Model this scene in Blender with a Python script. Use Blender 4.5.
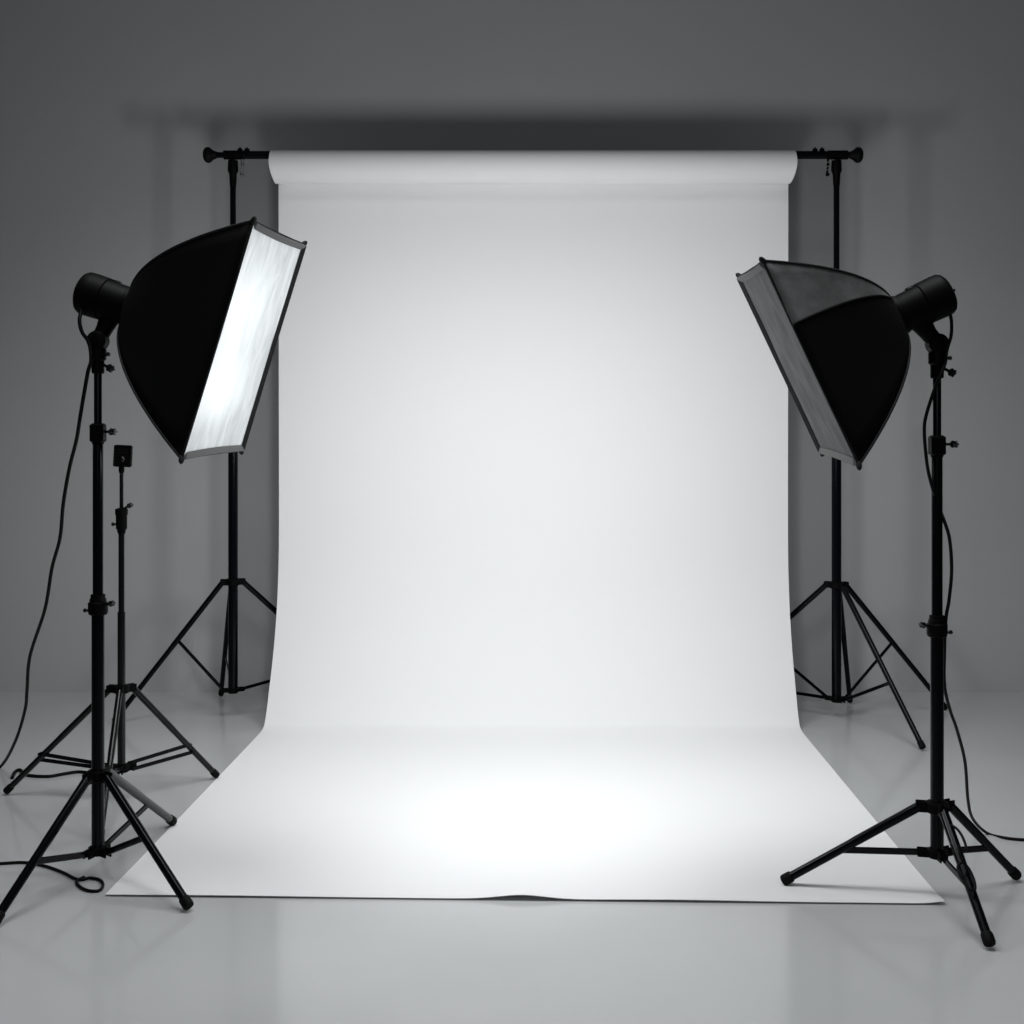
import bpy, math, random
from mathutils import Vector, Matrix
random.seed(7)
C = bpy.context.scene.collection
for o in list(bpy.data.objects): bpy.data.objects.remove(o, do_unlink=True)

# ------------------------------------------------------------------ camera
CAM_H = 1.44
F = 1250.0                      # focal length in pixels of a 1024 frame
cd = bpy.data.cameras.new('camera'); cam = bpy.data.objects.new('camera', cd); C.objects.link(cam)
cam.location = (0, 0, CAM_H); cam.rotation_euler = (math.pi/2, 0, 0)
cd.sensor_width = 36; cd.lens = F/1024*36; cd.shift_y = -(512-426)/1024
cd.clip_start = .05; cd.clip_end = 100
bpy.context.scene.camera = cam

# ------------------------------------------------------------------ world, lights, exposure
w = bpy.data.worlds.new('world'); bpy.context.scene.world = w; w.use_nodes = True
bg = w.node_tree.nodes['Background']; bg.inputs[0].default_value = (.93, .97, 1, 1); bg.inputs[1].default_value = .05
vs = bpy.context.scene.view_settings
vs.view_transform = 'Standard'; vs.look = 'None'; vs.gamma = 1; vs.use_curve_mapping = False
vs.exposure = 0.0

def area(name, loc, aim, sx, sy, power, col=(1, 1, 1), spread=180, roll=0):
    d = bpy.data.lights.new(name, 'AREA'); d.shape = 'RECTANGLE'; d.size = sx; d.size_y = sy
    d.energy = power; d.color = col; d.spread = math.radians(spread)
    o = bpy.data.objects.new(name, d); C.objects.link(o); o.location = loc
    o.rotation_euler = (Vector(aim)-Vector(loc)).to_track_quat('-Z', 'Y').to_euler()
    return o
# light of the glowing left softbox, plus an added lamp at the unlit right one
area('light_at_softbox', (-.54, 4.00, 1.60), (1.1, 5.8, 1.3), .32, .5, 15.8, (.98, .99, 1), 178)
area('light_at_softbox', (.57, 3.88, 1.50), (-.95, 5.8, 1.3), .32, .5, 15.8, (.98, .99, 1), 178)
# two unseen lamps added above the set to brighten floor and paper
for sx in (-1, 1):
    area('added_overhead_fill', (.05+sx*1.0, 3.72, 3.8), (.05+sx*1.05, 3.95, 0), 1.4, 1.6, 30.5, (.97, .99, 1), 125)
# unseen fill lamp, added behind and above the camera
area('added_front_fill', (.1, -.8, 1.9), (.1, 5.6, .9), 1.6, 1.0, 12, (.96, .98, 1))

# ------------------------------------------------------------------ materials
def mat(name, col, rough=.5, metal=0, spec=.5, emit=None, es=0):
    m = bpy.data.materials.new(name); m.use_nodes = True
    b = m.node_tree.nodes['Principled BSDF']
    b.inputs['Base Color'].default_value = (*col, 1); b.inputs['Roughness'].default_value = rough
    b.inputs['Metallic'].default_value = metal; b.inputs['Specular IOR Level'].default_value = spec
    return m, m.node_tree, b
def noise_bump(nt, b, scale, strength, dist=.002, detail=4, stretch=None):
    tc = nt.nodes.new('ShaderNodeTexCoord'); n = nt.nodes.new('ShaderNodeTexNoise'); bp = nt.nodes.new('ShaderNodeBump')
    n.inputs['Scale'].default_value = scale; n.inputs['Detail'].default_value = detail
    bp.inputs['Strength'].default_value = strength; bp.inputs['Distance'].default_value = dist
    src = tc.outputs['Object']
    if stretch:
        mp = nt.nodes.new('ShaderNodeMapping'); mp.inputs['Scale'].default_value = stretch
        nt.links.new(src, mp.inputs[0]); src = mp.outputs[0]
    nt.links.new(src, n.inputs['Vector']); nt.links.new(n.outputs['Fac'], bp.inputs['Height']); nt.links.new(bp.outputs[0], b.inputs['Normal'])
    return n, src
def noise_color(nt, b, scale, c1, c2, lo=.35, hi=.65):
    tc = nt.nodes.new('ShaderNodeTexCoord'); n = nt.nodes.new('ShaderNodeTexNoise'); r = nt.nodes.new('ShaderNodeValToRGB')
    n.inputs['Scale'].default_value = scale; n.inputs['Detail'].default_value = 5
    r.color_ramp.elements[0].position = lo; r.color_ramp.elements[0].color = (*c1, 1)
    r.color_ramp.elements[1].position = hi; r.color_ramp.elements[1].color = (*c2, 1)
    nt.links.new(tc.outputs['Object'], n.inputs['Vector']); nt.links.new(n.outputs['Fac'], r.inputs[0]); nt.links.new(r.outputs[0], b.inputs['Base Color'])

M = {}
M['wall'], nt, b = mat('painted_wall', (.2, .2, .2), .85, 0, .2)
noise_color(nt, b, .8, (.455, .458, .46), (.48, .483, .485)); noise_bump(nt, b, 60, .15, .001)
M['floor'], nt, b = mat('glossy_floor', (.42, .43, .43), .12, 0, 1.0)
noise_color(nt, b, 1.2, (.52, .53, .532), (.555, .563, .565)); noise_bump(nt, b, 2.5, .02, .002, 2)
M['paper'], nt, b = mat('white_seamless_paper', (.86, .865, .865), .75, 0, .25)
noise_bump(nt, b, 3, .05, .004, 3)
M['metal'], nt, b = mat('black_anodised_metal', (.002, .0023, .0035), .17, 0, .11)
noise_bump(nt, b, 200, .05, .0005)
M['metal2'], nt, b = mat('worn_dark_metal', (.004, .004, .0045), .15, .0, .25)
noise_bump(nt, b, 150, .05, .0005)
M['worn_grey'], nt, b = mat('worn_grey_metal', (.045, .045, .046), .35, 0, .3)
M['chrome'], nt, b = mat('bright_metal', (.55, .55, .56), .25, 1)
M['plastic'], nt, b = mat('black_plastic', (.0022, .0022, .0024), .5, 0, .05)
noise_bump(nt, b, 300, .1, .0004)
M['rubber'], nt, b = mat('black_rubber', (.003, .003, .003), .6, 0, .1)
M['cable'], nt, b = mat('black_cable_sheath', (.004, .004, .004), .5, 0, .1)
M['fabric'], nt, b = mat('black_softbox_fabric', (.0045, .0045, .0045), .95, 0, .05)
noise_bump(nt, b, 30, .25, .003)
M['piping'], nt, b = mat('black_piping', (.006, .006, .007), .7, 0, .2)
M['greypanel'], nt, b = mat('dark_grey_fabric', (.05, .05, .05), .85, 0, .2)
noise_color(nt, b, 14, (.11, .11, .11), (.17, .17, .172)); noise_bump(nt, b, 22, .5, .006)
M['lip'], nt, b = mat('grey_velcro_lip', (.13, .13, .13), .85, 0, .15)
noise_bump(nt, b, 60, .5, .002)
M['greydiff'], nt, b = mat('unlit_grey_diffuser', (.13, .133, .135), .8, 0, .2)
noise_color(nt, b, 9, (.085, .087, .089), (.115, .117, .119)); noise_bump(nt, b, 14, .5, .008, 4, (1, 1, .35))
M['dark'], nt, b = mat('dark_core', (.02, .02, .02), .9, 0, .1)
# lit diffuser: white cloth glowing from the flash behind it
m, nt, b = mat('lit_white_diffuser', (.5, .52, .53), .8, 0, .1); M['litdiff'] = m
N = nt.nodes; L = nt.links
tc = N.new('ShaderNodeTexCoord')
def mathn(op, a=None, b_=None):
    n = N.new('ShaderNodeMath'); n.operation = op
    for i, v in enumerate((a, b_)):
        if v is None: continue
        if isinstance(v, (int, float)): n.inputs[i].default_value = v
        else: L.new(v, n.inputs[i])
    return n.outputs[0]
uv = N.new('ShaderNodeSeparateXYZ'); L.new(tc.outputs['UV'], uv.inputs[0])
def gauss(cu, cv, su, sv):
    du = mathn('DIVIDE', mathn('SUBTRACT', uv.outputs[0], cu), su); dv = mathn('DIVIDE', mathn('SUBTRACT', uv.outputs[1], cv), sv)
    return mathn('EXPONENT', mathn('MULTIPLY', mathn('ADD', mathn('MULTIPLY', du, du), mathn('MULTIPLY', dv, dv)), -1.0))
hot = mathn('ADD', gauss(.22, .64, .42, .24), gauss(.25, .28, .40, .16))
mp = N.new('ShaderNodeMapping'); mp.inputs['Scale'].default_value = (6.0, 2.2, 1); mp.inputs['Rotation'].default_value = (0, 0, .5)
L.new(tc.outputs['UV'], mp.inputs[0])
nz = N.new('ShaderNodeTexNoise'); nz.inputs['Scale'].default_value = 1.6; nz.inputs['Detail'].default_value = 3; nz.inputs['Distortion'].default_value = 1.2
L.new(mp.outputs[0], nz.inputs['Vector'])
fold = mathn('MULTIPLY', mathn('SUBTRACT', nz.outputs['Fac'], .5), .55)
st = mathn('ADD', mathn('ADD', mathn('MULTIPLY', hot, .52), .22), fold)
L.new(st, b.inputs['Emission Strength']); b.inputs['Emission Color'].default_value = (.93, .985, 1, 1)

# ------------------------------------------------------------------ helpers
def px(x, y, D):                      # a world point seen at picture position x, y and lying D metres away
    return Vector(((x-512)*D/F, D, CAM_H-(y-426)*D/F))
def gnd(x, y, z=0.0):                 # a point of the floor
    D = (CAM_H-z)*F/(y-426); return Vector(((x-512)*D/F, D, z))
def frame(d):
    d = d.normalized(); a = Vector((0, 0, 1)) if abs(d.z) < .9 else Vector((0, 1, 0))
    u = d.cross(a).normalized(); return u, d.cross(u).normalized()
class MB:
    def __init__(s): s.v = []; s.f = []; s.m = []; s.uv = {}
    def add(s, vs, fs, mi=0):
        n = len(s.v); s.v += [Vector(v) for v in vs]
        for f in fs: s.f.append(tuple(i+n for i in f)); s.m.append(mi)
    def tube(s, pts, r, seg=14, closed=False, mi=0):
        pts = [Vector(p) for p in pts]; n = len(pts)
        rs = r if isinstance(r, (list, tuple)) else [r]*n
        vs = []; u = None
        for i, p in enumerate(pts):
            if closed: d = pts[(i+1) % n]-pts[i-1]
            else: d = pts[min(i+1, n-1)]-pts[max(i-1, 0)]
            if d.length < 1e-9: d = Vector((0, 0, 1))
            d.normalize()
            if u is None: u, _ = frame(d)
            u = (u-d*u.dot(d)).normalized(); v = d.cross(u)
            for k in range(seg):
                a = 2*math.pi*k/seg; vs.append(p+(u*math.cos(a)+v*math.sin(a))*rs[i])
        fs = []
        for i in range(n if closed else n-1):
            j = (i+1) % n
            for k in range(seg):
                l = (k+1) % seg; fs.append((i*seg+k, i*seg+l, j*seg+l, j*seg+k))
        if not closed: fs += [tuple(range(seg))[::-1], tuple(range((n-1)*seg, n*seg))]
        s.add(vs, fs, mi)
    def lathe(s, base, axis, prof, seg=24, mi=0):      # prof = [(distance along axis, radius)]
        base = Vector(base); ax = Vector(axis).normalized(); u, v = frame(ax); vs = []
        for (t, r) in prof:
            for k in range(seg):
                a = 2*math.pi*k/seg; vs.append(base+ax*t+(u*math.cos(a)+v*math.sin(a))*max(r, 1e-5))
        fs = [(i*seg+k, i*seg+(k+1) % seg, (i+1)*seg+(k+1) % seg, (i+1)*seg+k) for i in range(len(prof)-1) for k in range(seg)]
        fs += [tuple(range(seg))[::-1], tuple(range((len(prof)-1)*seg, len(prof)*seg))]
        s.add(vs, fs, mi)
    def box(s, c, dx, dy, dz, ax=None, bev=0, mi=0):
        c = Vector(c); ax = ax or (Vector((1, 0, 0)), Vector((0, 1, 0)), Vector((0, 0, 1)))
        e = min(bev, dx*.45, dy*.45, dz*.45)
        vs = []; 
        if e <= 0:
            for sx in (-1, 1):
                for sy in (-1, 1):
                    for sz in (-1, 1): vs.append(c+ax[0]*sx*dx/2+ax[1]*sy*dy/2+ax[2]*sz*dz/2)
            s.add(vs, [(0, 1, 3, 2), (4, 6, 7, 5), (0, 4, 5, 1), (2, 3, 7, 6), (0, 2, 6, 4), (1, 5, 7, 3)], mi); return
        oct_ = [(-1, -1, 0), (1, -1, 1), (1, 1, 0), (-1, 1, 1)]
        rings = []
        for (z, ins) in ((-dz/2, e), (-dz/2+e, 0), (dz/2-e, 0), (dz/2, e)):
            hx = dx/2-ins; hy = dy/2-ins; q = max(e*.99-ins*.0, 1e-4)
            pts = [(-hx+q, -hy), (hx-q, -hy), (hx, -hy+q), (hx, hy-q), (hx-q, hy), (-hx+q, hy), (-hx, hy-q), (-hx, -hy+q)]
            rings.append(len(vs)); vs += [c+ax[0]*x+ax[1]*y+ax[2]*z for x, y in pts]
        fs = [(a+k, a+(k+1) % 8, b_+(k+1) % 8, b_+k) for a, b_ in zip(rings, rings[1:]) for k in range(8)]
        fs += [tuple(range(8))[::-1], tuple(range(24, 32))]
        s.add(vs, fs, mi)
    def build(s, name, mats, parent=None, origin=None, smooth=True, kind=None):
        if not isinstance(mats, (list, tuple)): mats = [mats]
        if parent is not None:
            o0 = Vector(parent['_w'])
        else: o0 = Vector(origin) if origin is not None else Vector((0, 0, 0))
        me = bpy.data.meshes.new(name); me.from_pydata([tuple(v-o0) for v in s.v], [], s.f)
        for m_ in mats: me.materials.append(m_)
        me.polygons.foreach_set('material_index', s.m)
        me.polygons.foreach_set('use_smooth', [smooth]*len(s.f)); me.update()
        if smooth: me.set_sharp_from_angle(angle=math.radians(38))
        o = bpy.data.objects.new(name, me); C.objects.link(o)
        if parent is not None: o.parent = parent
        else: o.location = o0
        o['_w'] = tuple(o0)
        if kind: o['kind'] = kind
        return o
def thing(name, loc, label, cat, group=None):
    o = bpy.data.objects.new(name, None); C.objects.link(o); o.location = loc; o['_w'] = tuple(loc)
    o.empty_display_size = .1; tag(o, label, cat, group); return o
def tag(o, label, cat, group=None):
    o['label'] = label; o['category'] = cat
    if group: o['group'] = group
    return o
def smooth_path(pts, n=8):
    P = [Vector(p) for p in pts]; P = [P[0]*2-P[1]]+P+[P[-1]*2-P[-2]]; out = []
    for i in range(1, len(P)-2):
        for k in range(n):
            t = k/n; a, b_, c, d = P[i-1:i+3]
            out.append(.5*((2*b_)+(c-a)*t+(2*a-5*b_+4*c-d)*t*t+(3*b_-a-3*c+d)*t**3))
    out.append(P[-2]); return out

# ------------------------------------------------------------------ setting
WALL_D = 6.77
b_ = MB(); b_.box((0, WALL_D/2-2, -.05), 18, WALL_D+4.0, .1); b_.build('floor', M['floor'], kind='structure', smooth=False)
b_ = MB(); b_.box((0, WALL_D+.06, 2.65), 18, .12, 5.5); b_.build('wall_back', M['wall'], kind='structure', smooth=False)

# ------------------------------------------------------------------ seamless paper
RC = Vector((0, 6.16, 2.716)); RR = .081
root = thing('paper_backdrop', (.09, 5.9, 0), 'wide white seamless paper backdrop hanging from the crossbar and sweeping onto the floor', 'photo backdrop')
mb = MB(); SEG = 64
xl, xr = px(269, 168, 6.09).x, px(797, 168, 6.09).x
nx = 24; vs = []; fs = []
def endin(a):            # the wound layers slip inwards towards the bottom of the roll
    return .018*max(0, (-math.sin(a)+.15)/1.15)**1.6
for j in range(nx+1):
    for k in range(SEG):
        a = 2*math.pi*k/SEG; t = j/nx; x = (xl+endin(a))*(1-t)+(xr-endin(a))*t
        rr = RR+.0006*math.sin(9*t)*math.sin(a*2)
        vs.append((x, RC.y+rr*math.cos(a), RC.z+rr*math.sin(a)))
for j in range(nx):
    for k in range(SEG):
        l = (k+1) % SEG; fs.append((j*SEG+k, (j+1)*SEG+k, (j+1)*SEG+l, j*SEG+l))
n0 = len(vs)
for side, j in ((0, 0), (1, nx)):
    for k in range(SEG):
        a = 2*math.pi*k/SEG; x = (xl+endin(a)+.002) if side == 0 else (xr-endin(a)-.002)
        vs.append((x, RC.y+.067*math.cos(a), RC.z+.067*math.sin(a)))
for side, j in ((0, 0), (1, nx)):
    for k in range(SEG):
        l = (k+1) % SEG; q = (j*SEG+k, j*SEG+l, n0+side*SEG+l, n0+side*SEG+k); fs.append(q if side == 0 else q[::-1])
for k in range(SEG):
    l = (k+1) % SEG; fs.append((n0+k, n0+l, n0+SEG+l, n0+SEG+k))
mb.add(vs, fs); mb.build('paper_roll', M['paper'], root)

prof = [(6.2405, 2.711), (6.241, 2.5), (6.242, 2.2), (6.244, 1.8), (6.247, 1.4), (6.248, 1.05), (6.244, .82), (6.215, .59), (6.143, .37), (6.035, .17), (5.958, .048), (5.89, .009), (5.7, .004)]
path = [(v.x, v.y) for v in smooth_path([Vector((a, c, 0)) for a, c in prof], 6)]
yb = 5.7; nf = 60
for i in range(1, nf+1): path.append((yb+(3.80-yb)*i/nf, .004))
nu = 160; TH = .0016; top = []; 
def ledge(s, D):         # left and right border of the sheet
    t = min(max((5.9-D)/(5.9-3.80), 0), 1)
    return -1.165-.012*min(1, max(0, (6.25-D)/.35))-.068*t, 1.380-.017*min(1, max(0, (6.25-D)/.35))-.062*t
for i, (D, z) in enumerate(path):
    a, c = ledge(i, D)
    for j in range(nu+1):
        u = j/nu; x = a+(c-a)*u
        DD = D; zz = z
        if D < 5.7:
            t = (5.7-D)/1.9; DD = D+t*(.025*(1-u)-.045*u)
            k = math.exp(-((3.80-D)/.20)**2)
            zz += k*(.0022+.0125*math.exp(-((x-.03)/.10)**2)+.003*math.exp(-((x-.5)/.25)**2)+.002*math.exp(-((x+.9)/.3)**2))
            zz += .004*math.exp(-((x+1.19)/.035)**2)*math.exp(-((D-3.93)/.04)**2)
            zz += .006*math.exp(-((x-1.30)/.04)**2)*math.exp(-((D-3.8)/.06)**2)
        elif z > .7:
            DD += .003*math.sin(u*7+.5)*min(1, (2.7-z)*.8)
        top.append(Vector((x, DD, zz)))
mb = MB(); R_ = len(path); W = nu+1; nrm = []
for i in range(R_):
    for j in range(W):
        p0 = top[max(i-1, 0)*W+j]; p1 = top[min(i+1, R_-1)*W+j]; q0 = top[i*W+max(j-1, 0)]; q1 = top[i*W+min(j+1, nu)]
        nrm.append((p1-p0).cross(q1-q0).normalized())
s_ = -1 if nrm[-5].z > 0 else 1      # back side
vs = top+[p+n*TH*s_ for p, n in zip(top, nrm)]; K = R_*W; fs = []
for i in range(R_-1):
    for j in range(nu):
        q = (i*W+j, i*W+j+1, (i+1)*W+j+1, (i+1)*W+j); fs.append(q[::-1]); fs.append(tuple(a+K for a in q))
for i in range(R_-1):
    fs.append((i*W, (i+1)*W, (i+1)*W+K, i*W+K)); fs.append((i*W+nu, i*W+nu+K, (i+1)*W+nu+K, (i+1)*W+nu))
for j in range(nu):
    i = R_-1; fs.append((i*W+j, i*W+j+1, i*W+j+1+K, i*W+j+K)); fs.append((j, j+K, j+1+K, j+1))
mb.add(vs, fs); mb.build('paper_sheet', M['paper'], root)

# ------------------------------------------------------------------ crossbar
BZ = px(0, 155, 6.16).z; BR = .018
xa, xb = px(204, 155, 6.16).x, px(862, 153, 6.16).x
cb = thing('crossbar', ((xa+xb)/2, 6.16, BZ), 'long black telescopic crossbar with ball ends carrying the white paper roll', 'crossbar')
m_ = MB(); m_.tube([(xa+.03, 6.16, BZ), (xb-.03, 6.16, BZ)], BR*.82, 20)
m_.tube([(px(240, 0, 6.16).x, 6.16, BZ), (px(826, 0, 6.16).x, 6.16, BZ)], BR*1.12, 20); m_.build('bar', M['metal'], cb)
for x, d in ((xa, 1), (xb, -1)):
    m_ = MB(); m_.lathe((x-.004*d, 6.16, BZ), (d, 0, 0), [(0, .012), (.004, .026), (.012, .036), (.022, .039), (.032, .038), (.042, .030), (.052, .022), (.066, .017)], 24)
    m_.build('end_knob', M['rubber'], cb)
for X in (px(240, 0, 6.16).x, px(247, 0, 6.16).x, px(822, 0, 6.16).x, px(815, 0, 6.16).x):
    m_ = MB(); m_.lathe((X, 6.16, BZ+.008), (0, 0, 1), [(0, .006), (.012, .006), (.012, .013), (.022, .013), (.024, .005), (.03, .004)], 14); m_.build('locking_screw', M['metal'], cb)

# ------------------------------------------------------------------ stands
def wing_knob(m_, p, d, L_=.035, r=.011):
    d = Vector(d).normalized(); m_.lathe(p, d, [(0, .0045), (L_*.45, .0045), (L_*.5, r*.7), (L_*.62, r), (L_*.8, r*.85), (L_, r*.95), (L_*1.02, r*.5)], 14)
    u, v = frame(d); m_.box(Vector(p)+d*L_*.82, L_*.5, r*2.8, .006, (d, u, v), .002)
def leg(root, a, foot, r, rf=None, braces=True, label=None, material='metal'):
    a = Vector(a); foot = Vector(foot); rf = rf or r
    d = (foot-a).normalized(); e = foot.copy(); e.z = max(rf*1.05, .010)
    m_ = MB(); m_.tube([a, a+(e-a)*.45, a+(e-a)*.5, e], [r, r, r*.93, r*.93], 14); o = m_.build('leg', M[material], root)
    t = MB(); dd = (e-a).normalized(); t.lathe(e-dd*.032, dd, [(0, rf*1.0), (.003, rf*1.10), (.026, rf*1.14), (.033, rf*1.0), (.036, rf*.5)], 14); t.build('rubber_foot', M['rubber'], o)
    if label: o['label'] = label
    return a, e
def hub(root, c, R, h, dirs, name='leg_collar'):
    m_ = MB(); m_.lathe(c-Vector((0, 0, h/2)), (0, 0, 1), [(0, R*.8), (h*.12, R), (h*.88, R), (h, R*.8)], 24)
    for d in dirs:
        d = Vector((d[0], d[1], 0)).normalized(); u = Vector((-d.y, d.x, 0))
        for s in (-1, 1): m_.box(c+d*(R+.010)+u*s*.010, .036, .005, h*.9, (d, u, Vector((0, 0, 1))), .0015)
        m_.tube([c+d*(R+.018)-u*.014, c+d*(R+.018)+u*.014], .004, 10)
    return m_.build(name, M['plastic'], root)
def brace(root, a, b2, w_=.014, t=.006):
    a = Vector(a); b2 = Vector(b2); d = (b2-a); L_ = d.length; d.normalize(); u = Vector((0, 0, 1)).cross(d).normalized(); v = d.cross(u)
    m_ = MB(); m_.box((a+b2)/2, L_, t, w_, (d, u, v), .002)
    for p in (a, b2): m_.tube([p-u*.009, p+u*.009], .006, 10)
    return m_.build('brace', M['metal'], root)
def lerp(a, b2, t): return Vector(a)*(1-t)+Vector(b2)*t

def backdrop_stand(pxx, D, hub_y, low_y, feet, braces, label, side, top_y=158):
    X = (pxx-512)*D/F
    st = thing('backdrop_stand', (X, D, 0), label, 'stand', 'tripod stands holding up the crossbar')
    P = lambda y: px(pxx, y, D)
    V = Vector
    m_ = MB(); m_.tube([P(low_y+3), P(425)], .0235, 20); m_.build('lower_pole', M['metal'], st)
    m_ = MB(); m_.tube([P(430), P(155+9)], .0145, 18); m_.build('upper_pole', M['metal'], st)
    m_ = MB(); m_.lathe(P(436), (0, 0, 1), [(0, .026), (.003, .030), (.05, .030), (.054, .024)], 20); wing_knob(m_, P(431)+V((-side*.028, -.004, 0)), (-side, -.2, 0)); m_.build('pole_clamp', M['plastic'], st)
    # T head that cradles the bar
    m_ = MB(); m_.lathe(P(186), (0, 0, 1), [(0, .0155), (.02, .017), (.06, .019), (.075, .026), (.125, .024)], 20)
    m_.tube([P(155)+V((-.045, 0, 0)), P(155)+V((.055, 0, 0))], .0225, 20)
    hd = m_.build('bar_saddle', M['plastic'], st)
    m_ = MB(); q = P(160)+V((side*.047, -.012, 0))
    for k in range(4): m_.tube([q+V((.003*math.sin(k), 0, -.018*k)), q+V((.004*math.cos(k), 0, -.018*k-.013))], .0055 if k != 1 else .008, 10)
    m_.lathe(q+V((0, 0, -.083)), (0, 0, 1), [(0, .004), (.004, .010), (.014, .010), (.018, .004)], 12)
    m_.build('hanging_pin', M['chrome' if side > 0 else 'metal2'], st)
    c = P(hub_y); low = P(low_y)
    hub(st, c, .034, .034, [f-c for f in feet]); hub(st, low, .029, .022, [f-c for f in feet], 'brace_collar')
    ends = []
    for f in feet:
        d = V(((f-c).x, (f-c).y, 0)).normalized(); ends.append(leg(st, c+d*.050, f, .0135))
    for (k, t) in braces:
        a, e = ends[k]; d = V(((e-c).x, (e-c).y, 0)).normalized(); brace(st, low+d*.045, lerp(a, e, t), .016)
    return st
backdrop_stand(233, 6.16, 582, 690, [gnd(114, 724), gnd(221, 697), Vector((-.75, 6.6, 0))],
    [(0, .42), (2, .70), (1, .62)], 'black tripod backdrop stand behind the glowing softbox, carrying the bar\'s left end', 1)
backdrop_stand(836.5, 6.16, 585, 699, [gnd(923, 751), gnd(946, 711), gnd(850, 704), Vector((1.0, 6.6, 0))],
    [(0, .62), (1, .46), (3, .5), (3, .86)], 'black tripod backdrop stand behind the unlit softbox, with splayed legs by the paper\'s right edge', -1)

def light_stand(X, D, ys, feet, legs_lab, label, kn):
    """ys: dict of picture heights of the joints"""
    st = thing('light_stand', (X, D, 0), label, 'light stand', 'tripod stands under the softboxes')
    P = lambda y: Vector((X, D, CAM_H-(y-426)*D/F)); V = Vector
    r1, r2, r3 = .0125, .0165, .0200
    m_ = MB(); m_.tube([P(ys['low']+4), P(ys['c2'])], r3, 20); m_.build('lower_pole', M['metal'], st)
    m_ = MB(); m_.tube([P(ys['c2']-2), P(ys['c1'])], r2, 20); m_.build('middle_pole', M['metal'], st)
    m_ = MB(); m_.tube([P(ys['c1']-2), P(ys['top'])], r1, 20); m_.build('upper_pole', M['metal'], st)
    # collars
    m_ = MB(); a = P(ys['c1']+10); m_.box(a+V((0, 0, .032)), .044, .044, .062, None, .006); m_.lathe(a-V((0, 0, .004)), (0, 0, 1), [(0, .018), (.006, .019)], 18)
    o = m_.build('pole_clamp', M['plastic'], st)
    m_ = MB(); wing_knob(m_, a+V((.020, -.006, .036)), (1, -.1, 0), .038, .012); m_.build('knob', M['metal2'], o)
    m_ = MB(); a = P(ys['c2']+10); m_.lathe(a-V((0, 0, .004)), (0, 0, 1), [(0, .022), (.004, .029), (.012, .031), (.040, .031), (.044, .026), (.052, .026), (.056, .023), (.066, .023), (.068, .019)], 22)
    o = m_.build('pole_clamp', M['plastic'], st)
    m_ = MB(); wing_knob(m_, a+V((kn*.026, -.01, .03)), (kn, -.2, .25), .030, .010); m_.build('knob', M['metal2'], o)
    m_ = MB(); wing_knob(m_, a+V((-kn*.028, -.004, .012)), (-kn, 0, 0), .016, .007); m_.build('knob', M['metal2'], o)
    m_ = MB(); a = P(ys['top']+20); m_.lathe(a, (0, 0, 1), [(0, .015), (.003, .0185), (.055, .0185), (.058, .015)], 20); m_.build('top_sleeve', M['plastic'], st)
    c = P(ys['hub']); low = P(ys['low'])
    hub(st, c, .034, .036, [f-c for f in feet]); hub(st, low, .030, .028, [f-c for f in feet], 'brace_collar')
    for f, (tt, mt, lb) in zip(feet, legs_lab):
        d = V(((f-c).x, (f-c).y, 0)).normalized()
        a, e = leg(st, c+d*.050, f, .0145, .0155, material=mt, label=lb)
        brace(st, low+d*.042, lerp(a, e, tt), .020, .008)
    return st
DL = 4.0; XL = (98-512)*DL/F
DR = 3.81; XR = (937-512)*DR/F
light_stand(XL, DL, dict(top=352, c1=433, c2=604, hub=775, low=850), [gnd(-6, 928), gnd(189, 912), gnd(173, 826)],
    [(.60, 'metal', None), (.48, 'metal', None), (.62, 'worn_grey', 'worn grey leg')], 'tall black light stand under the glowing softbox, nearest stand on that side', 1)
light_stand(XR, DR, dict(top=358, c1=446, c2=626, hub=807, low=853), [gnd(783, 886), gnd(1017, 881), gnd(990, 950)],
    [(.58, 'metal', None), (.60, 'metal', None), (.60, 'metal', None)], 'tall black light stand under the unlit softbox, one leg on the white paper', -1)

# small stand behind the left light stand
X3, D3 = (121-512)*4.8/F, 4.8
V = Vector; P3 = lambda y, dx=0: px(121.5+dx, y, D3)
st = thing('small_light_stand', (X3, D3, 0), 'short thin grey tripod stand between the tall light stand and the backdrop stand', 'light stand')
m_ = MB(); m_.tube([P3(772), P3(612)], .0150, 18); m_.build('lower_pole', M['metal2'], st)
m_ = MB(); m_.tube([P3(615), P3(518)], .0115, 18); m_.build('middle_pole', M['metal2'], st)
m_ = MB(); m_.tube([P3(520), P3(463)], .0075, 14); m_.build('upper_pole', M['metal2'], st)
m_ = MB(); m_.lathe(P3(534), (0, 0, 1), [(0, .013), (.010, .016), (.018, .017), (.02, .021), (.07, .021), (.078, .024), (.096, .024), (.10, .012)], 18)
o = m_.build('pole_clamp', M['plastic'], st)
m_ = MB(); wing_knob(m_, P3(511)+V((.012, -.01, .01)), (1, -.2, .5), .036, .010); m_.build('knob', M['metal2'], o); m_ = MB(); wing_knob(m_, P3(524)+V((-.018, -.01, 0)), (-1, -.2, 0), .016, .008); m_.build('knob', M['metal2'], o)
feet = [gnd(6, 795), gnd(217, 779), gnd(100, 842)]
c = P3(689); low = P3(768)
hub(st, c, .030, .032, [f-c for f in feet]); hub(st, low, .030, .030, [f-c for f in feet], 'brace_collar')
for f, t in zip(feet, (.66, .68, .6)):
    d = V(((f-c).x, (f-c).y, 0)).normalized(); a, e = leg(st, c+d*.045, f, .0125, .013, material='metal2')
    for s in (-1, 1):
        u = V((-d.y, d.x, 0))*.010*s; brace(st, low+d*.04+u+V((0, 0, s*.010)), lerp(a, e, t)+u*.8+V((0, 0, s*.014)), .015, .006)
t = thing('square_light', P3(463), 'small square black panel mounted on top of the short thin stand', 'light')
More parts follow.
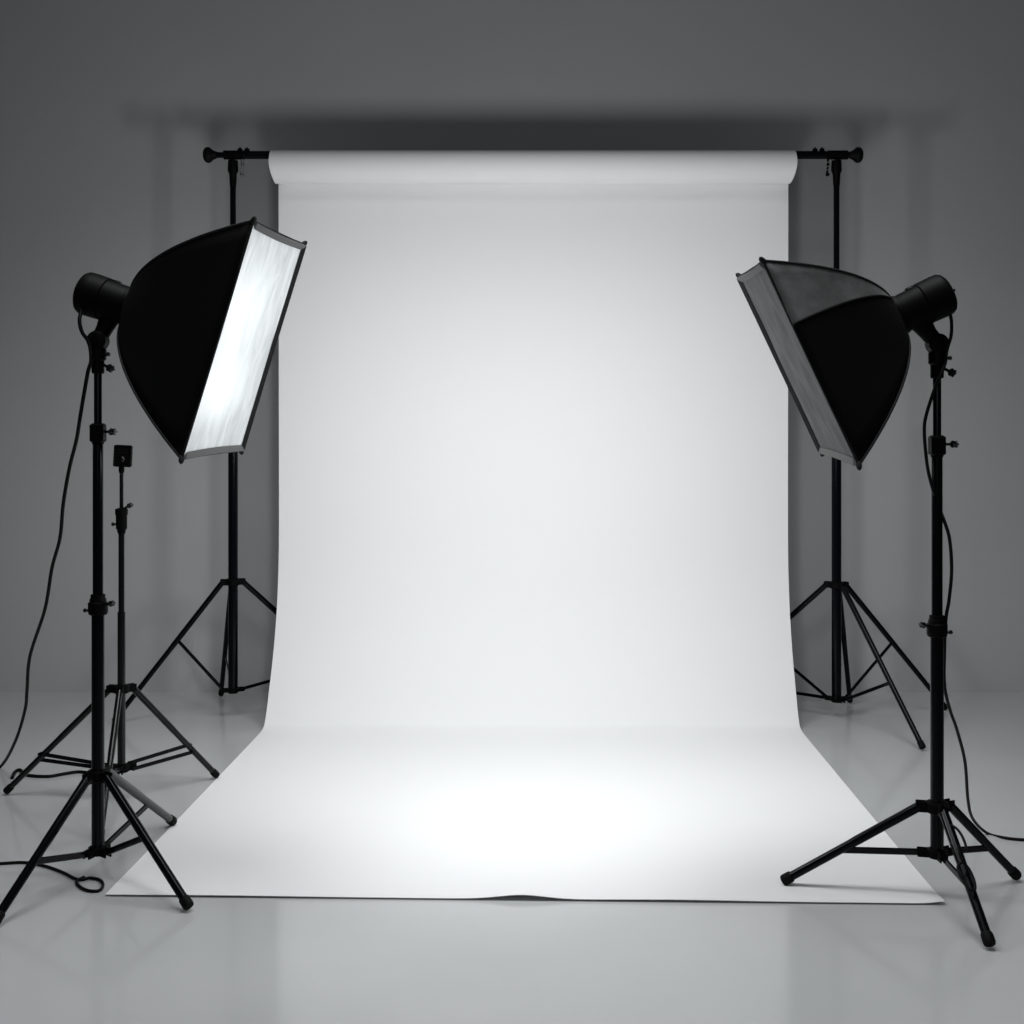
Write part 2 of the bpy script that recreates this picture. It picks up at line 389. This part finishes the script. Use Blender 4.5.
cc = px(123.2, 456, D3-.005); ax_ = (V((1, .08, -.05)).normalized(), V((-.08, 1, 0)).normalized(), V((.05, 0, 1)).normalized())
m_ = MB(); m_.box(cc, .066, .026, .084, ax_, .005)
for s in (-1, 1): m_.box(cc+ax_[0]*s*.030+ax_[1]*-.014, .006, .006, .080, ax_, .001)
for s in (-1, 1): m_.box(cc+ax_[2]*s*.038+ax_[1]*-.014, .062, .006, .006, ax_, .001)
m_.build('panel_body', M['plastic'], t)
m_ = MB()
for i in range(5): m_.box(cc+ax_[2]*(.024-i*.012)+ax_[1]*-.0135, .045, .003, .005, ax_)
m_.build('panel_vents', M['metal2'], t)
m_ = MB(); m_.lathe(cc-ax_[1]*.013+V((0, 0, -.012)), (0, -1, 0), [(0, .010), (.006, .010), (.010, .006)], 14); m_.build('knob', M['metal2'], t)
m_ = MB(); m_.lathe(P3(473), (0, 0, 1), [(0, .009), (.008, .011), (.02, .011), (.026, .008), (.034, .008)], 14); m_.build('mount', M['plastic'], t)

# ------------------------------------------------------------------ softbox lights
def softbox(c, a, r, u, w_, h_, L_, near, lit, stand_top, label, ringR):
    """c centre of the mouth, a pointing direction, r across, u up; near = side of r that faces the camera"""
    c = V(c); a = V(a).normalized(); r = V(r); r = (r-a*r.dot(a)).normalized(); u = V(u); u = (u-a*u.dot(a)-r*u.dot(r)).normalized()
    t = thing('softbox_light', tuple(stand_top), label, 'studio light', 'softbox lights on stands')
    NS = 22; NA = 12
    def ring_pt(side, q, s):
        """side 0 top,1 +r,2 bottom,3 -r ; q in -1..1 along side ; s 0 at ring .. 1 at the mouth"""
        if side == 0: sx, sy = q, 1
        elif side == 1: sx, sy = 1, -q
        elif side == 2: sx, sy = -q, -1
        else: sx, sy = -1, q
        k = math.sqrt(sx*sx+sy*sy); cx_, cy_ = sx/k*ringR, sy/k*ringR     # on the round ring
        g = max(s, 0)**.60
        fx, fy = sx*w_/2, sy*h_/2
        bow = math.sin(math.pi*s)*(1-q*q)*.022                            # cloth pulled in between the rods
        x = cx_*(1-g)+fx*g; y = cy_*(1-g)+fy*g
        if side in (1, 3): x -= bow*sx
        else: y -= bow*sy
        return c-a*L_*(1-s)+r*x+u*y
    qs_n = [-1+2*k/NA for k in range(NA+1)]
    names = ['top_panel', 'side_panel', 'bottom_panel', 'side_panel']
    near_side = 1 if near > 0 else 3
    seam = []
    shell = MB()
    for side in range(4):
        for i in range(NS):
            pass
        vs = []; mi = []
        for i in range(NS+1):
            s = (i/NS)**1.7
            qs = qs_n
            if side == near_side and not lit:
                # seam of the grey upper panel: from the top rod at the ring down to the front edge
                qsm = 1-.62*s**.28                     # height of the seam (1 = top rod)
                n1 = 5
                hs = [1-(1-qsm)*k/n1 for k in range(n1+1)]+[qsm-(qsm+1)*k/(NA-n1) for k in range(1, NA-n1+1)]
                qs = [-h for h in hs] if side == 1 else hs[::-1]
            for q in qs:
                p = ring_pt(side, q, s); vs.append(p)
                if side == near_side and not lit:
                    h = -q if side == 1 else q
                    if abs(h-qsm) < 1e-6: seam.append(p+(r*near)*.003)
        fs = []; base = len(shell.v)
        for i in range(NS):
            for k in range(NA):
                fs.append((i*(NA+1)+k, i*(NA+1)+k+1, (i+1)*(NA+1)+k+1, (i+1)*(NA+1)+k))
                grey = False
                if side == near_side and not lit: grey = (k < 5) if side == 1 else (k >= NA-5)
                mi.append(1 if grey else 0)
        n = len(shell.v); shell.v += vs
        for f, mm in zip(fs, mi): shell.f.append(tuple(x+n for x in f)); shell.m.append(mm)
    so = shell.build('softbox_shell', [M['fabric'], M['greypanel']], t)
    md = so.modifiers.new('thick', 'SOLIDIFY'); md.thickness = .003; md.offset = 0
    # rods along the four corners with their tips
    for sx, sy in ((1, 1), (1, -1), (-1, -1), (-1, 1)):
        pts = []
        for i in range(NS+1):
            s = (i/NS)**1.7; g = s**.60; k = math.sqrt(2)
            x = sx/k*ringR*(1-g)+sx*w_/2*g; y = sy/k*ringR*(1-g)+sy*h_/2*g; pts.append(c-a*L_*(1-s)+r*x+u*y)
        m_ = MB(); m_.tube(pts, .0045, 8); m_.build('rod_seam', M['piping'], t)
        tip = pts[-1]; m_ = MB(); dd = (r*sx*.6+u*sy*.8+a*.35).normalized()
        m_.tube([tip-dd*.010, tip, tip+dd*.010, tip+dd*.016], [.008, .009, .0075, .003], 10); m_.build('corner_pocket', M['piping'], t)
    if seam:
        m_ = MB(); m_.tube(seam, .0035, 8); m_.build('panel_seam', M['piping'], t)
    # mouth: binding, lip, diffuser
    lip = .024
    cs = [(-1, -1), (1, -1), (1, 1), (-1, 1)]
    def loop(off, inset, n=10, sag=.0):
        out = []
        for k in range(4):
            p, q = cs[k], cs[(k+1) % 4]
            for i in range(n):
                f = i/n; x = p[0]*(1-f)+q[0]*f; y = p[1]*(1-f)+q[1]*f; z = off-sag*math.sin(math.pi*f)
                sg = .0045*math.sin(math.pi*f)
                X_ = x*(w_/2-inset)-(x if abs(x) == 1 and abs(y) < 1 else 0)*sg; Y_ = y*(h_/2-inset)-(y if abs(y) == 1 and abs(x) < 1 else 0)*sg
                out.append(c+a*z+r*X_+u*Y_)
        return out
    m_ = MB(); m_.tube(loop(0, 0), .0042, 8, closed=True); m_.build('front_binding', M['piping'], t)
    NL = 10; o1 = loop(.000, .000, NL); o2 = loop(.013, .003, NL); o3 = loop(.013, .006, NL); o4 = loop(.003, .022, NL); o5 = loop(-.003, .004, NL)
    rings_ = [o1, o2, o3, o4, o5]; n = len(o1)
    for part_, sides in (('front_lip', (0, 2)), ('front_edge_band', (1, 3))):      # grey lip on the short sides, black band on the long ones
        for sd_ in sides:
            m_ = MB(); vs = []; nearside = (sd_ == 1 and near > 0) or (sd_ == 3 and near < 0)
            rings_ = [loop(0, 0, NL), loop(.003, .002, NL), loop(.003, .005, NL), loop(.002, .008, NL), loop(-.002, .004, NL)] if nearside else [o1, o2, o3, o4, o5]
            for k in range(NL+1):
                i_ = (sd_*NL+k) % n
                for R__ in rings_: vs.append(R__[i_])
            q5 = len(rings_); fs = [(k*q5+j, k*q5+(j+1) % q5, (k+1)*q5+(j+1) % q5, (k+1)*q5+j) for k in range(NL) for j in range(q5)]
            fs += [tuple(range(q5))[::-1], tuple(NL*q5+j for j in range(q5))]
            m_.add(vs, fs); m_.build(part_, M['lip' if part_ == 'front_lip' else 'piping'], t)
    m_ = MB(); GX, GY = 36, 48; vs = []; random.seed(3)
    ph = [random.uniform(0, 6) for _ in range(6)]
    for j in range(GY+1):
        for i in range(GX+1):
            x = -1+2*i/GX; y = -1+2*j/GY
            hw = w_/2-.006-.0035*(1-y*y); hh = h_/2-.012-.0035*(1-x*x)
            d = .004*math.sin(6*x+3.3*y+ph[0])+.003*math.sin(9*x-7*y+ph[1])+.002*math.sin(17*x+5*y+ph[2])
            d *= .8*(1-x**4)*(1-y**4)
            vs.append(c+a*(.001+d)+r*x*hw+u*y*hh)
    fs = [(j*(GX+1)+i, j*(GX+1)+i+1, (j+1)*(GX+1)+i+1, (j+1)*(GX+1)+i) for j in range(GY) for i in range(GX)]
    m_.add(vs, fs); do = m_.build('diffuser', M['litdiff' if lit else 'greydiff'], t)
    do['label'] = 'glowing white diffuser cloth' if lit else 'unlit grey diffuser cloth'
    uvl = do.data.uv_layers.new(name='UVMap')
    for lp in do.data.loops:
        vi = lp.vertex_index; i = vi % (GX+1); j = vi//(GX+1)
        uu = i/GX if near < 0 else 1-i/GX
        uvl.data[lp.index].uv = (uu, j/GY)
    sm = do.modifiers.new('thick', 'SOLIDIFY'); sm.thickness = .0015; sm.offset = -1
    # speed ring and flash head
    b0 = c-a*L_
    m_ = MB(); m_.lathe(b0-a*.022, a, [(0, ringR*.92), (.004, ringR*1.03), (.026, ringR*1.05), (.034, ringR*.96)], 32); m_.build('speed_ring', M['plastic'], t)
    hl = .168
    m_ = MB(); rr = ringR*1.02
    m_.lathe(b0-a*(hl+.01), a, [(0, rr*.55), (.001, rr*.80), (.008, rr*.98), (.018, rr*1.07), (.04, rr*1.09), (.085, rr*1.07), (.088, rr*1.0), (.165, rr*.95), (.182, rr*.92)], 36)
    hd = m_.build('flash_head', M['plastic'], t)
    m_ = MB(); m_.lathe(b0-a*(hl+.014), a, [(0, rr*.50), (.004, rr*.55)], 28)
    for k in (-1, 0, 1): m_.lathe(b0-a*(hl+.022)+r*k*.018, a, [(0, .005), (.012, .006)], 12)
    m_.build('control_plate', M['metal2'], hd)
    m_ = MB(); q = b0-a*.075+u*rr*.95; m_.box(q, .035, .022, .014, (a, r, u), .003); m_.build('release_catch', M['metal2'], hd)
    # tilt bracket down to the stand
    S = V(stand_top); q = b0-a*.060-u*rr*.90; m_ = MB(); J = S+V((0, 0, .055))
    m_.tube([q+u*.012, lerp(q, J, .45), J], [.034, .026, .024], 16)
    fwd = V((0, -1, 0)); m_.lathe(J+V((0, .026, 0)), fwd, [(0, .022), (.006, .031), (.046, .031), (.052, .022)], 24)
    m_.lathe(S-V((0, 0, .050)), (0, 0, 1), [(0, .017), (.004, .020), (.040, .020), (.046, .026), (.078, .026), (.082, .018), (.10, .015)], 20)
    br = m_.build('tilt_bracket', M['plastic'], t)
    m_ = MB(); sd = 1 if near < 0 else 1
    wing_knob(m_, S+V((.018, -.008, -.020)), (1, -.15, -.55), .036, .013); m_.build('knob', M['plastic'], br)
    m_ = MB(); wing_knob(m_, S+V((.022, -.010, .010)), (1, -.15, .1), .018, .007); m_.build('knob', M['metal2'], br)
    return b0, a, u, rr
PL = lambda y: Vector((XL, DL, CAM_H-(y-426)*DL/F)); PR = lambda y: Vector((XR, DR, CAM_H-(y-426)*DR/F))
softbox((-.846, 3.985, 1.700), (.949, -.082, -.303), (.094, .995, .024), (.300, -.052, .953),   .572, .738, .396, -1, True, PL(358),
    'black softbox light with a glowing white front on the tall light stand', .064)
softbox((.869, 3.840, 1.631), (-.902, .075, -.426), (-.063, -.997, -.042), (-.428, -.011, .904), .562, .643, .334, 1, False, PR(362),
    'black softbox light with an unlit dark grey front and a grey upper panel', .060)

# ------------------------------------------------------------------ cables
def cable(name, pts, r, label, cat='cable', group=None, closed=False, mat_='cable', plugs=()):
    p = smooth_path(pts, 8); m_ = MB(); m_.tube(p, r, 10)
    base = Vector(p[-1]); o = m_.build(name, M[mat_], origin=(base.x, base.y, 0)); tag(o, label, cat, group); return o
rc = .0052
pts = [px(82, 309, 3.98), px(79.5, 320, 3.96), px(82, 332, 3.96), px(89, 343, 3.97), px(91, 360, 3.965), px(87.5, 374, 3.97), px(80.5, 415, 4.0), px(76.5, 440, 4.05), px(69.7, 467, 4.1), px(63.4, 503, 4.15), px(60, 538, 4.22), px(52, 568, 4.3), px(45, 609, 4.4), px(30, 656, 4.6), px(27, 690, 4.75), px(25, 710, 4.85), px(15, 742, 5.0), gnd(-1, 768, rc), gnd(-30, 782, rc), gnd(-70, 790, rc)]
cable('power_cable', pts, .0062, 'black power cable hanging from the glowing softbox\'s flash head down to the floor', 'cable')
g = lambda x, y: gnd(x, y, rc)
pts = [g(-40, 866), g(0, 863.5), g(25, 862.5), g(45, 866), g(62, 872), g(78, 879.5), g(90, 878), g(100, 880), g(103, 885), g(99, 890.5), g(88, 890.5), g(79, 886), g(77, 881), g(84, 877)]
cable('floor_cord', pts, .0048, 'black cord on the floor ending in a small loop between the nearest tripod legs', 'cord')
pts = [gnd(-30, 868, .004), g(20, 866.5), g(45, 869), g(60, 874.5), gnd(73, 880, .004)]
pts = [g(12, 778), g(15, 772), g(20, 770), g(24, 774), g(32, 776), g(49, 776.5), g(64, 774), g(78, 772), g(90, 773)]
cable('floor_cord', pts, .0072, 'black cord with a hooked end lying under the short stand\'s outer leg', 'cord')
m3 = [px(950, 314, 3.80), px(951.5, 322, 3.79), px(951, 336, 3.78), px(947, 350, 3.785), px(945, 364, 3.785), px(940, 376, 3.775), px(933.5, 392, 3.785), px(926, 416, 3.80), px(924.3, 430, 3.80), px(925.5, 450, 3.80), px(928, 470, 3.79), px(933, 490, 3.79), px(938, 505, 3.835), px(943.5, 519, 3.80), px(949.5, 539, 3.79), px(951.6, 570, 3.79), px(949, 600, 3.80), px(946, 618, 3.80), px(944.5, 650, 3.84), px(944.5, 685, 3.86), px(950, 710, 3.92), px(957, 730, 3.98), px(965, 762, 4.08), px(968, 800, 4.2), px(973, 819, 4.30), g(987, 833), g(1006, 838), g(1028, 840), g(1060, 841)]
cable('power_cable', m3, .0052, 'black power cable winding down the unlit softbox\'s stand and across the floor', 'cable')
# small coil of cord hung on the front leg of the right stand
hp = px(954, 832, 3.72)
pts = [px(949, 824, 3.72), px(957, 829, 3.69), px(963, 838, 3.66), px(966, 848, 3.63), px(962, 851, 3.62), px(958, 846, 3.62), px(959, 853, 3.60)]
pts2 = [px(963, 862, 3.585), px(969, 869, 3.575), px(974, 880, 3.55), px(975, 889, 3.53), px(970, 890, 3.52), px(964, 882, 3.54), px(959, 873, 3.56), px(958, 866, 3.575), px(962, 862, 3.58)]
cable('cord_coil', pts+pts2, .0040, 'small coil of black cord hung around the tripod leg pointing at the camera', 'cord')

for o in bpy.data.objects:
    if '_w' in o: del o['_w']
